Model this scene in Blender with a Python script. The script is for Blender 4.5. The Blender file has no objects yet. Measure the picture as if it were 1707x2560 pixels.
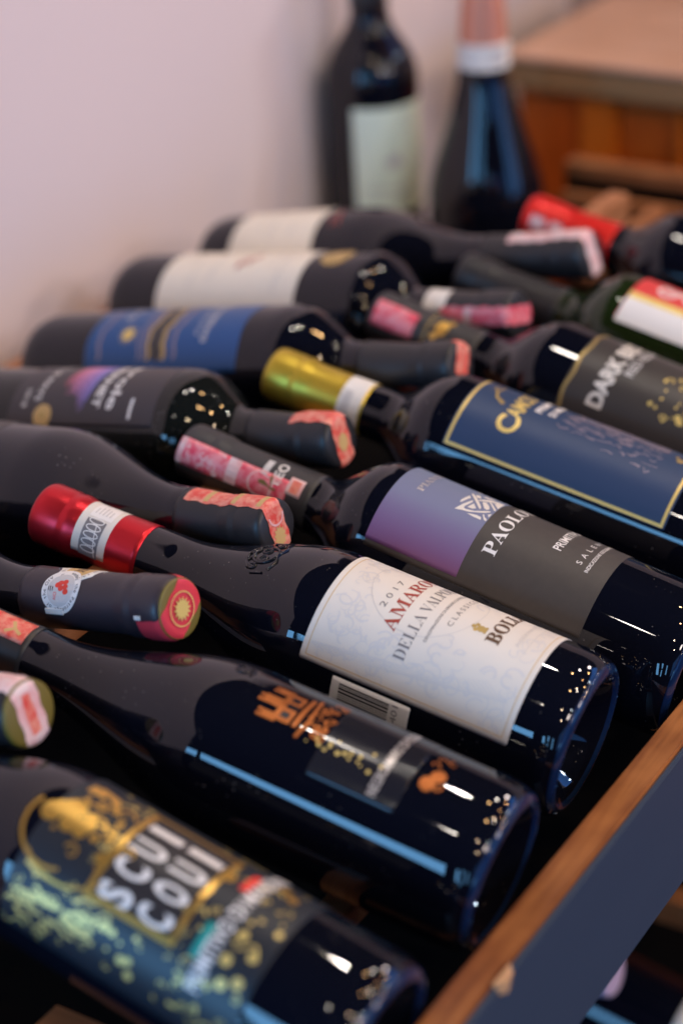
import bpy, bmesh, math, random
from mathutils import Vector, Matrix
from math import radians as R, sin, cos, pi, sqrt
SC = bpy.context.scene
COL = SC.collection
MM = 0.001

# ------------------------------------------------------------------ camera
cam_d = bpy.data.cameras.new('camera'); cam = bpy.data.objects.new('camera', cam_d); COL.objects.link(cam)
cr, cu_, cf = Vector((0.84791, 0.52746, -0.05323)), Vector((-0.21127, 0.42829, 0.87860)), Vector((-0.48622, 0.73373, -0.47459))
cm = Matrix((cr, cu_, -cf)).transposed().to_4x4(); cm.translation = Vector((0.30483, -0.76033, 0.52753))
cam.matrix_world = cm
cam_d.sensor_fit = 'VERTICAL'; cam_d.sensor_height = 36; cam_d.lens = 71.78
cam_d.clip_start = 0.02; cam_d.clip_end = 60
cam_d.dof.use_dof = True; cam_d.dof.focus_distance = 0.945; cam_d.dof.aperture_fstop = 3.6; cam_d.dof.aperture_blades = 0
SC.camera = cam

# ------------------------------------------------------------------ world, lamps, exposure
w = bpy.data.worlds.new('World'); SC.world = w; w.use_nodes = True
bg = w.node_tree.nodes['Background']; bg.inputs[0].default_value = (0.50, 0.43, 0.58, 1); bg.inputs[1].default_value = 0.014
SC.view_settings.view_transform = 'Standard'; SC.view_settings.look = 'None'
SC.view_settings.exposure = -0.20; SC.view_settings.gamma = 1.0
SC.cycles.use_denoising = True
SC.cycles.caustics_reflective = False; SC.cycles.caustics_refractive = False
SC.cycles.sample_clamp_indirect = 3.0
SC.cycles.blur_glossy = 0.3

def area_lamp(name, loc, to, sx, sy, power, col):
    l = bpy.data.lights.new(name, 'AREA'); l.shape = 'RECTANGLE'; l.size = sx; l.size_y = sy; l.energy = power; l.color = col
    o = bpy.data.objects.new(name, l); COL.objects.link(o); o.location = loc
    o.rotation_euler = (Vector(to) - Vector(loc)).to_track_quat('-Z', 'Y').to_euler()
def point_lamp(loc, power, col, r=0.03):
    l = bpy.data.lights.new('bulb_or_fill_lamp', 'POINT'); l.energy = power; l.color = col; l.shadow_soft_size = r
    o = bpy.data.objects.new('bulb_or_fill_lamp', l); COL.objects.link(o); o.location = loc
PNK = (1, .84, .80)
WARM, AMB, WHT, COOL = (1, .74, .50), (1, .58, .25), (1, .90, .80), (.75, .9, 1)
# daylight panes of the shop front behind the camera
for (wx, wz, sx, sz, p) in ((-1.75, .98, .80, 1.75, 86), (-.75, .98, .95, 1.75, 104), (.62, 1.12, .24, 1.25, 17), (1.15, .70, .20, .75, 8), (1.15, 1.55, .20, .6, 6), (2.3, .98, .30, 1.2, 16)):
    area_lamp('window_pane_lamp', (wx, -4.0, wz), (wx, 0, wz), sx, sz, p*.80, (.17, .46, .86))
# unseen blue panes at the right, set for the glints on bottle bases
area_lamp('window_pane_lamp', (3.3, .15, .55), (-.5, .15, .25), .55, 1.1, 9, (.16, .42, 1.0))
area_lamp('window_pane_lamp', (3.3, 1.0, .55), (-.5, .6, .25), .55, 1.1, 9, (.16, .42, 1.0))
area_lamp('window_pane_lamp', (2.9, -1.6, .35), (-.2, -.2, .1), 1.5, 1.3, 10, (.10, .34, 1.0))
area_lamp('window_pane_lamp', (1.75, 2.8, 1.35), (-.2, .1, .1), 1.9, 1.5, 30, (.10, .32, 1.0))
# hanging bulbs; the two large pink ones at right are added wall fill: (x, y, z, strength on the rack, colour, radius)
for (x, y, z, e, c, r) in ((-.343, .345, 1.65, .24, WHT, .034), (-.097, -.97, 1.65, .05, WHT, .020), (-.21, .62, 1.65, .22, WHT, .011),
        (.75, .30, 1.55, .30, WARM, .026), (1.9, .25, .95, .50, PNK, .16), (1.7, -.7, 1.15, .55, PNK, .16), (.35, 1.85, 1.35, .42, PNK, .10),
        (.75, -.95, 1.85, .18, WARM, .030), (1.5, .9, 1.5, .19, AMB, .034), (.2, 1.5, 1.9, .19, WHT, .034), (2.4, .8, 1.35, .19, AMB, .04),
        (.9, 1.9, 1.8, .19, AMB, .036), (2.2, -.5, 1.7, .16, COOL, .04), (.10, .95, 1.9, .13, AMB, .03), (1.4, -1.5, 1.7, .14, WARM, .036),
        (2.0, 1.8, 1.6, .17, COOL, .04), (.55, .05, 2.0, .13, AMB, .03), (1.2, .35, 1.95, .15, WHT, .034), (3.0, 1.6, 1.5, .18, WARM, .045), (1.0, 1.2, 2.1, .13, AMB, .034)):
    d2 = (x + .2)**2 + (y - .05)**2 + z*z
    point_lamp((x, y, z), e*4*pi*d2, c, r)

# ------------------------------------------------------------------ materials
def node(nt, t, **kw):
    n = nt.nodes.new(t)
    for k, v in kw.items():
        if k in n.inputs: n.inputs[k].default_value = v
        else: setattr(n, k, v)
    return n
def mat(name, col, rough=.5, metal=0., spec=.5, coat=0., bump=None, noise=None, rnoise=None, sheen=0):
    """bump=(scale,strength,dist)  noise=(scale,colour2,amount,detail,stretch)  rnoise=(scale,lo,hi)"""
    m = bpy.data.materials.new(name); m.use_nodes = True; nt = m.node_tree; b = nt.nodes['Principled BSDF']
    b.inputs['Base Color'].default_value = (*col, 1); b.inputs['Roughness'].default_value = rough
    b.inputs['Metallic'].default_value = metal; b.inputs['Specular IOR Level'].default_value = spec
    b.inputs['Coat Weight'].default_value = coat; b.inputs['Coat Roughness'].default_value = .08
    tc = nt.nodes.new('ShaderNodeTexCoord')
    if noise:
        sc, c2, amt, det, st = noise
        mp = node(nt, 'ShaderNodeMapping'); mp.inputs['Scale'].default_value = st; nt.links.new(tc.outputs['Object'], mp.inputs['Vector'])
        n = node(nt, 'ShaderNodeTexNoise', Scale=sc, Detail=det, Roughness=.6); nt.links.new(mp.outputs[0], n.inputs['Vector'])
        r = node(nt, 'ShaderNodeValToRGB'); r.color_ramp.elements[0].position = .5 - amt; r.color_ramp.elements[1].position = .5 + amt
        r.color_ramp.elements[0].color = (*col, 1); r.color_ramp.elements[1].color = (*c2, 1)
        nt.links.new(n.outputs[0], r.inputs[0]); nt.links.new(r.outputs[0], b.inputs['Base Color'])
    if rnoise:
        n = node(nt, 'ShaderNodeTexNoise', Scale=rnoise[0], Detail=5.); nt.links.new(tc.outputs['Object'], n.inputs['Vector'])
        mr = node(nt, 'ShaderNodeMapRange'); mr.inputs[1].default_value = .35; mr.inputs[2].default_value = .7
        mr.inputs[3].default_value = rnoise[1]; mr.inputs[4].default_value = rnoise[2]
        nt.links.new(n.outputs[0], mr.inputs[0]); nt.links.new(mr.outputs[0], b.inputs['Roughness'])
    if bump:
        n = node(nt, 'ShaderNodeTexNoise', Scale=bump[0], Detail=4.); nt.links.new(tc.outputs['Object'], n.inputs['Vector'])
        bp = node(nt, 'ShaderNodeBump', Strength=bump[1], Distance=bump[2]); nt.links.new(n.outputs[0], bp.inputs['Height'])
        nt.links.new(bp.outputs[0], b.inputs['Normal'])
    return m
def wood(name, c1, c2, rough=.45, stretch=(60, 3, 60), spec=.4):
    m = mat(name, c1, rough, spec=spec); nt = m.node_tree; b = nt.nodes['Principled BSDF']; tc = nt.nodes['Texture Coordinate']
    mp = node(nt, 'ShaderNodeMapping'); mp.inputs['Scale'].default_value = stretch; nt.links.new(tc.outputs['Object'], mp.inputs['Vector'])
    n = node(nt, 'ShaderNodeTexNoise', Scale=2.2, Detail=7., Roughness=.62, Distortion=.4); nt.links.new(mp.outputs[0], n.inputs['Vector'])
    n2 = node(nt, 'ShaderNodeTexNoise', Scale=26., Detail=3.); nt.links.new(tc.outputs['Object'], n2.inputs['Vector'])
    mx = node(nt, 'ShaderNodeMix', data_type='FLOAT'); mx.inputs[0].default_value = .45
    nt.links.new(n.outputs[0], mx.inputs[2]); nt.links.new(n2.outputs[0], mx.inputs[3])
    r = node(nt, 'ShaderNodeValToRGB'); r.color_ramp.elements[0].position = .40; r.color_ramp.elements[1].position = .60
    r.color_ramp.elements[0].color = (*c1, 1); r.color_ramp.elements[1].color = (*c2, 1)
    nt.links.new(mx.outputs[0], r.inputs[0]); nt.links.new(r.outputs[0], b.inputs['Base Color'])
    bp = node(nt, 'ShaderNodeBump', Strength=.25, Distance=.0004); nt.links.new(n.outputs[0], bp.inputs['Height']); nt.links.new(bp.outputs[0], b.inputs['Normal'])
    return m
G = (1, 1, 1)
M = {}
def glass(name, col, dust=.10):
    m = mat(name, col, .03, rnoise=(45, .012, .05), bump=(22, .05, .0012)); nt = m.node_tree; b = nt.nodes['Principled BSDF']; tc = nt.nodes['Texture Coordinate']
    vo = node(nt, 'ShaderNodeTexVoronoi', Scale=330., Randomness=1.); nt.links.new(tc.outputs['Object'], vo.inputs['Vector'])
    n = node(nt, 'ShaderNodeTexNoise', Scale=28., Detail=4.); nt.links.new(tc.outputs['Object'], n.inputs['Vector'])
    sc = node(nt, 'ShaderNodeMapRange'); nt.links.new(n.outputs[0], sc.inputs[0]); sc.inputs[1].default_value = .45; sc.inputs[2].default_value = .75; sc.inputs[3].default_value = .02; sc.inputs[4].default_value = .20
    lt = node(nt, 'ShaderNodeMath', operation='LESS_THAN'); nt.links.new(vo.outputs['Distance'], lt.inputs[0]); nt.links.new(sc.outputs[0], lt.inputs[1])
    mx = node(nt, 'ShaderNodeMix', data_type='RGBA'); mx.inputs[6].default_value = (*col, 1); mx.inputs[7].default_value = (dust, dust*.96, dust*.95, 1)
    nt.links.new(lt.outputs[0], mx.inputs[0]); nt.links.new(mx.outputs[2], b.inputs['Base Color'])
    return m
M['glass'] = glass('dark_bottle_glass', (.0035, .0043, .0095))
M['heel_glow'] = mat('base_glass_window_glow', (.007, .020, .066), .07, bump=(60, .1, .0008))  # window light glowing through the thick base, put into the colour as blue
M['glass_green'] = glass('green_bottle_glass', (.012, .022, .006))
M['glass_olive'] = glass('olive_bottle_glass', (.0075, .009, .0085))
M['black_foil'] = mat('black_capsule_foil', (.018, .018, .021), .42, bump=(160, .15, .0006))
M['plum_foil'] = mat('plum_black_capsule_foil', (.032, .024, .032), .40, bump=(120, .2, .0006))
M['grey_foil'] = mat('charcoal_capsule_foil', (.034, .033, .036), .45, bump=(140, .15, .0006))
M['red_foil'] = mat('red_capsule_foil', (.60, .022, .035), .33, metal=.75, bump=(110, .12, .0006))
M['scarlet_foil'] = mat('scarlet_capsule_foil', (.78, .018, .014), .22, metal=.3)
M['gold_foil'] = mat('yellow_gold_capsule_foil', (.60, .43, .05), .38, metal=.75, bump=(110, .12, .0006))
M['copper_foil'] = mat('copper_pink_foil', (.72, .30, .20), .42, metal=.5)
M['cream'] = mat('cream_label_paper', (.77, .725, .645), .55, noise=(14, (.70, .665, .62), .25, 5, G))
M['ivory'] = mat('ivory_label_paper', (.86, .80, .68), .55, noise=(14, (.82, .76, .66), .25, 5, G))
M['white'] = mat('white_paper', (.80, .78, .74), .55)
M['whiteprint'] = mat('white_print', (.82, .80, .78), .5)
M['greyprint'] = mat('pale_grey_print', (.60, .585, .575), .55)
M['paleline'] = mat('pale_relief_print', (.665, .65, .635), .55)
M['blackprint'] = mat('black_print', (.02, .018, .02), .5)
M['greyink'] = mat('grey_ink', (.19, .18, .19), .5)
M['brownink'] = mat('brown_ink', (.10, .045, .02), .5)
M['redink'] = mat('dark_red_ink', (.36, .05, .035), .5)
M['red'] = mat('red_print', (.70, .05, .05), .45)
M['bright_red'] = mat('bright_red_print', (.78, .05, .03), .45)
M['teal'] = mat('teal_green_print', (.01, .30, .27), .45)
M['gold'] = mat('gold_foil_print', (.83, .50, .12), .30, metal=.85)
M['gold_dull'] = mat('dull_gold_print', (.50, .36, .13), .40, metal=.5)
M['palegold'] = mat('pale_gold_print', (.80, .60, .19), .40, metal=.3)
M['ochre'] = mat('ochre_print', (.62, .42, .17), .5)
M['copper'] = mat('copper_foil_print', (.46, .14, .03), .40, metal=.6)
M['pinkline'] = mat('pink_bronze_print', (.25, .21, .27), .45)
M['silver'] = mat('silver_foil_print', (.75, .70, .68), .35, metal=.6)
M['black_label'] = mat('black_satin_label', (.026, .024, .028), .34)
M['charcoal_label'] = mat('charcoal_label_paper', (.050, .043, .040), .52, noise=(240, (.062, .053, .047), .3, 3, G), bump=(500, .1, .0002))
M['slate_label'] = mat('slate_gloss_label', (.016, .016, .022), .14, spec=.35)
M['mer_label'] = mat('soft_black_label', (.04, .034, .04), .42)
M['dark_label'] = mat('brown_black_label', (.042, .036, .034), .40)
M['gold_label'] = mat('midnight_satin_label', (.010, .015, .024), .44)
M['navy_label'] = mat('navy_satin_label', (.017, .045, .115), .45)
M['royal_label'] = mat('royal_blue_label', (.008, .075, .25), .35)
M['mint'] = mat('pale_green_label_paper', (.82, .93, .76), .5)
M['lavender'] = mat('lavender_label_paper', (.62, .46, .60), .5)
M['seal_red'] = mat('red_seal_paper', (.68, .045, .07), .40)
M['pale_pink'] = mat('pale_pink_paper', (.80, .66, .66), .5, noise=(120, (.78, .42, .42), .14, 4, G))
M['strip'] = mat('red_tax_strip_paper', (.74, .045, .10), .42, noise=(210, (.80, .30, .34), .12, 6, G))
M['strip2'] = mat('coral_tax_strip_paper', (.74, .075, .055), .42, noise=(230, (.82, .33, .24), .12, 6, G))
M['olive'] = mat('olive_wax_disc', (.16, .125, .02), .5)
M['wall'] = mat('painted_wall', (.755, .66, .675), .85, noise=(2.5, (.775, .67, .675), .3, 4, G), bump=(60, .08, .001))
M['wall2'] = mat('grey_brown_plaster', (.46, .36, .335), .85, noise=(2, (.44, .33, .30), .3, 3, G))
M['floor'] = wood('dark_floor_wood', (.02, .012, .008), (.04, .024, .016))
M['rail'] = wood('oiled_rail_wood', (.15, .038, .007), (.40, .15, .042), .42)
M['slat'] = wood('slat_wood', (.28, .105, .04), (.44, .19, .085), .5)
M['xslat'] = wood('cross_slat_wood', (.22, .075, .022), (.36, .14, .05), .5, stretch=(3, 60, 60))
M['fascia'] = mat('dark_board_window_tint', (.030, .050, .090), .42, bump=(300, .1, .0003), noise=(9, (.042, .064, .108), .3, 6, (1, .12, 1)))  # dark paint with bluish window light worked into its colour
M['board'] = mat('shade_black_board', (.0025, .0022, .0022), .9, spec=.1)  # near-black colour stands in for the unlit rack interior
M['table_top'] = wood('table_top_wood', (.52, .30, .20), (.58, .35, .25), .5, stretch=(3, 30, 30))
M['table_edge'] = mat('table_edge_wood', (.32, .17, .07), .5)
M['table_front'] = wood('orange_panel_wood', (.56, .095, .004), (.64, .12, .007), .5, stretch=(40, 40, 3))
M['table_post'] = mat('amber_post_wood', (.74, .165, .006), .5)
M['chip'] = mat('raw_chipped_wood', (.52, .30, .15), .7)
def gradient(name, stops, rough, axis_z=None):
    """printed blend around the bottle (angle) or along it (axis_z=(z0,z1))"""
    m = mat(name, (.5, .5, .5), rough); nt = m.node_tree; b = nt.nodes['Principled BSDF']; tc = nt.nodes['Texture Coordinate']
    sp = node(nt, 'ShaderNodeSeparateXYZ'); nt.links.new(tc.outputs['Object'], sp.inputs[0])
    mr = node(nt, 'ShaderNodeMapRange')
    if axis_z: nt.links.new(sp.outputs[2], mr.inputs[0]); mr.inputs[1].default_value, mr.inputs[2].default_value = axis_z
    else:
        neg = node(nt, 'ShaderNodeMath', operation='MULTIPLY'); neg.inputs[1].default_value = -1; nt.links.new(sp.outputs[1], neg.inputs[0])
        at = node(nt, 'ShaderNodeMath', operation='ARCTAN2'); nt.links.new(sp.outputs[0], at.inputs[0]); nt.links.new(neg.outputs[0], at.inputs[1])
        nt.links.new(at.outputs[0], mr.inputs[0]); mr.inputs[1].default_value = R(-70); mr.inputs[2].default_value = R(80)
    r = node(nt, 'ShaderNodeValToRGB'); e = r.color_ramp.elements
    e[0].position, e[0].color = stops[0][0], (*stops[0][1], 1); e[1].position, e[1].color = stops[-1][0], (*stops[-1][1], 1)
    for p_, c_ in stops[1:-1]: q = e.new(p_); q.color = (*c_, 1)
    nt.links.new(mr.outputs[0], r.inputs[0]); nt.links.new(r.outputs[0], b.inputs['Base Color'])
    return m
M['violet_blend'] = gradient('violet_to_blue_label', [(0, (.24, .075, .22)), (.12, (.20, .095, .24)), (.36, (.165, .18, .30)), (.62, (.175, .22, .34)), (1, (.22, .225, .34))], .5)
M['brush_blend'] = gradient('pink_to_blue_brush_print', [(0, (.50, .10, .14)), (.35, (.58, .22, .42)), (.6, (.42, .22, .55)), (1, (.10, .20, .62))], .45, (.129, .155))

# ------------------------------------------------------------------ helpers
def link(o, parent=None):
    COL.objects.link(o)
    if parent: o.parent = parent
    return o
def mesh_obj(name, verts, faces, m, parent=None, smooth=False):
    me = bpy.data.meshes.new(name); me.from_pydata(verts, [], faces); me.update()
    if smooth: me.polygons.foreach_set('use_smooth', [True] * len(me.polygons))
    me.materials.append(m)
    return link(bpy.data.objects.new(name, me), parent)
def tagt(o, label, cat, group=None):
    o['label'] = label; o['category'] = cat
    if group: o['group'] = group
    return o
def box(name, lo, hi, m, parent=None, bev=.0008, segs=2):
    bm = bmesh.new(); bmesh.ops.create_cube(bm, size=1)
    for v in bm.verts: v.co = Vector([lo[i] + (v.co[i] + .5) * (hi[i] - lo[i]) for i in range(3)])
    if bev: bmesh.ops.bevel(bm, geom=bm.edges[:], offset=bev, segments=segs, affect='EDGES')
    me = bpy.data.meshes.new(name); bm.to_mesh(me); bm.free(); me.materials.append(m)
    return link(bpy.data.objects.new(name, me), parent)
def pchip(pts):
    xs = [p[0] for p in pts]; ys = [p[1] for p in pts]; n = len(xs)
    h = [xs[i+1] - xs[i] for i in range(n-1)]; d = [(ys[i+1] - ys[i]) / h[i] for i in range(n-1)]
    t = [0.] * n; t[0] = d[0]; t[-1] = d[-1]
    for i in range(1, n-1):
        if d[i-1] * d[i] > 0:
            w1, w2 = 2*h[i] + h[i-1], h[i] + 2*h[i-1]; t[i] = (w1 + w2) / (w1/d[i-1] + w2/d[i])
    def f(x):
        if x <= xs[0]: return ys[0]
        if x >= xs[-1]: return ys[-1]
        i = max(k for k in range(n-1) if xs[k] <= x); s = (x - xs[i]) / h[i]
        return (ys[i]*(1+2*s)*(1-s)**2 + h[i]*t[i]*s*(1-s)**2 + ys[i+1]*s*s*(3-2*s) + h[i]*t[i+1]*s*s*(s-1))
    return f
def lathe(name, prof, m, parent, n=112, caps=(False, False)):
    vs, fs = [], []
    for (v, r) in prof:
        for k in range(n):
            a = 2*pi*k/n; vs.append((r*sin(a)*MM, -r*cos(a)*MM, v*MM))
    for j in range(len(prof)-1):
        for k in range(n):
            k2 = (k+1) % n; fs.append((j*n+k, j*n+k2, (j+1)*n+k2, (j+1)*n+k))
    if caps[0]: fs.append(tuple(range(n-1, -1, -1)))
    if caps[1]: fs.append(tuple((len(prof)-1)*n + k for k in range(n)))
    return mesh_obj(name, vs, fs, m, parent, True)

class Bottle:
    """a bottle standing on its base centre at the root's origin; local Z runs to the neck, local -Y is the label's front"""
    def __init__(s, base, d, r, L, shape, vs, vn, name, label, glass='glass', cap=None, cap_v=None, head=15.2, group='wine bottles in the rack', turn=0, nk=15.4):
        s.R, s.L = r, L
        d = Vector(d).normalized(); z = Vector((0, 0, 1))
        if abs(d.z) > .95: front = Vector((sin(R(turn)), -cos(R(turn)), 0)); front -= d * front.dot(d); front.normalize()
        else: front = (z - d * z.dot(d)).normalized()
        right = d.cross(front)
        mw = Matrix((right, -front, d)).transposed().to_4x4(); mw.translation = Vector(base) * MM
        s.root = link(bpy.data.objects.new(name, None)); s.root.empty_display_size = .02; s.root.matrix_world = mw
        tagt(s.root, label, 'bottle', group)
        D = vn - vs
        pw = {'bordeaux': 1.25, 'burgundy': 1.0, 'sparkling': .8}[shape]
        hr = min(14.6, head - .9); nf = pchip([(vn, nk), (vn + .4*(L - 26 - vn), nk*.6 + hr*.4 - .4), (L - 26, hr - .5), (L - 22, hr - .6)])
        def body(v):
            if v <= vs: return r
            if v >= vn: return nf(v)
            return nk + (r - nk)*.5*(1 + cos(pi*((v - vs)/D)**pw))
        s.body = body
        r0 = r
        prof = [(28, .2), (27.5, 5), (25, 11)]
        for k in range(13):                                   # ridged punt
            q = k/12; rr = 13 + q*(r0*.74 - 13); prof.append((23 - 20*q**1.5 + (.55 if k % 2 else 0), rr))
        prof += [(1.2, r0*.785), (.2, r0*.815), (0, r0*.84), (.6, r0*.883), (2.0, r0*.925), (4.2, r0*.960), (7.5, r0*.984), (11.5, r0*.996), (15, r0)]
        v = 16
        while v < L - 22: prof.append((v, s.body(v))); v += 2 if v > vs - 14 else 12
        prof += [(L-21, hr - .7), (L-20, hr), (L-3, hr - .2), (L-1.2, hr - .7), (L-1, 9)]
        s.glass = lathe('glass_body', prof, M[glass], s.root)
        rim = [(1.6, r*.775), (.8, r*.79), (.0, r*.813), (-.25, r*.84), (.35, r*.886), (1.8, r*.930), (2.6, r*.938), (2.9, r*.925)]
        lathe('base_rim_glow', rim, M['heel_glow'], s.glass)  # thin overlay ring that carries the painted blue glow
        s.capr = None
        if cap: s.capsule(cap, cap_v, head)
    def capsule(s, m, v0, head):
        L = s.L; c = pchip([(v0, s.body(v0) + .35), ((v0*2 + L - 28)/3, s.body((v0*2 + L - 28)/3) + .35), (L-28, s.body(L-28) + .4), (L-24, head - .5), (L-21, head), (L-6, head - .1), (L-2.5, head - .35), (L-.8, head - 1.2)])
        s.capr, s.capv = c, v0
        prof = [(v0, c(v0) - .3), (v0 + .05, c(v0))]; v = v0 + 3
        while v < L - 28: prof.append((v, c(v))); v += 4
        prof += [(q, c(q)) for q in (L-28, L-26.5, L-25, L-24, L-22.5, L-21)]
        prof += [(L-19.5, head + .0), (L-17.6, head - .35), (L-16.4, head - .35), (L-15, head), (L-6, head - .1), (L-3.5, head - .15), (L-2, head - .6), (L-1, head - 1.4), (L-.5, head - 2.6), (L-.4, 3), (L-.4, .1)]
        s.cap = lathe('capsule', prof, M[m], s.root, n=80)
    def rad(s, v):
        if s.capr and v >= s.capv: return s.capr(v)
        return s.body(v)
    def P(s, a, v, lift=0):
        r = s.rad(v) + lift; return (r*sin(a)*MM, -r*cos(a)*MM, v*MM)
    def sheet(s, name, m, a0, a1, v0, v1, parent=None, lift=.16, corner=2.0, wob=0, smooth=True):
        """a paper label wrapped on the glass: rounded corners, a real edge"""
        ra = s.rad((v0+v1)/2); A0, A1 = R(a0), R(a1); nu = max(6, int((A1-A0)*ra/2.2)); nv = max(4, int((v1-v0)/(2.5 if s.rad(v0) != s.rad(v1) else 8)))
        cs = sorted(set([0, corner*.3, corner*.65, corner] + [corner + (v1-v0-2*corner)*j/nv for j in range(nv+1)] + [v1-v0-corner*.65, v1-v0-corner*.3, v1-v0]))
        vs, fs = [], []
        for c in cs:
            e = min(c, v1-v0-c); ins = 0 if e >= corner else corner - sqrt(max(0, corner**2 - (corner-e)**2))
            ia = ins/ra
            for i in range(nu+1):
                a = A0 + ia + (A1-A0-2*ia)*i/nu
                vs.append(s.P(a, v0+c + wob*sin(a*7+c), lift))
        n = nu+1
        for j in range(len(cs)-1):
            for i in range(nu): fs.append((j*n+i, j*n+i+1, (j+1)*n+i+1, (j+1)*n+i))
        # rim down to the glass
        rim = [i for i in range(n)] + [j*n+nu for j in range(1, len(cs))] + [(len(cs)-1)*n+i for i in range(nu-1, -1, -1)] + [j*n for j in range(len(cs)-2, 0, -1)]
        b = len(vs)
        for k in rim:
            x, y, zz = vs[k]; q = 1 - (lift+.05)*MM/sqrt(x*x+y*y); vs.append((x*q, y*q, zz))
        for k in range(len(rim)): k2 = (k+1) % len(rim); fs.append((rim[k2], rim[k], b+k, b+k2))
        o = mesh_obj(name, vs, fs, M[m], parent or s.root, False)
        o.data.polygons.foreach_set('use_smooth', [i < (len(cs)-1)*nu for i in range(len(fs))])
        return o
    def strip(s, name, m, a, wid, v0, over=22, parent=None, lift=.22, wob=0.4, back=True, tl=0):
        """paper seal running up the neck, across the tip and down the far side"""
        L = s.L; path = []
        v = v0
        while v < L - 3: path.append(('n', v)); v += 3
        path += [('n', L-2.6), ('n', L-1.4)]
        if back:
            rt = s.rad(L-6)
            for k in range(9): path.append(('t', (rt-2.4)*(1 - 2*k/8)))
            v = L - 1.4
            while v > L - over: path.append(('b', v)); v -= 3
        vs, fs = [], []; n = 9; ca, sa = cos(R(a)), sin(R(a))
        for j, (k, q) in enumerate(path):
            for i in range(n):
                t = (i/(n-1) - .5)*wid + wob*sin(j*1.7)*(1 if i in (0, n-1) else 0)
                if k == 't': x, y, z = t, -q/(rt - 2.4)*sqrt(max(1, (rt - 1.5)**2 - t*t)), L - .4 + lift + tl
                else:
                    r = s.rad(min(q, L-1.2)) + lift; al = t/r; sg = 1 if k == 'n' else -1
                    x, y, z = r*sin(al), -sg*r*cos(al), q
                vs.append(((x*ca - y*sa)*MM, (x*sa + y*ca)*MM, z*MM))
        for j in range(len(path)-1):
            for i in range(n-1): fs.append((j*n+i, j*n+i+1, (j+1)*n+i+1, (j+1)*n+i))
        o = mesh_obj(name, vs, fs, M[m], parent or s.cap, True)
        return o

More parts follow.
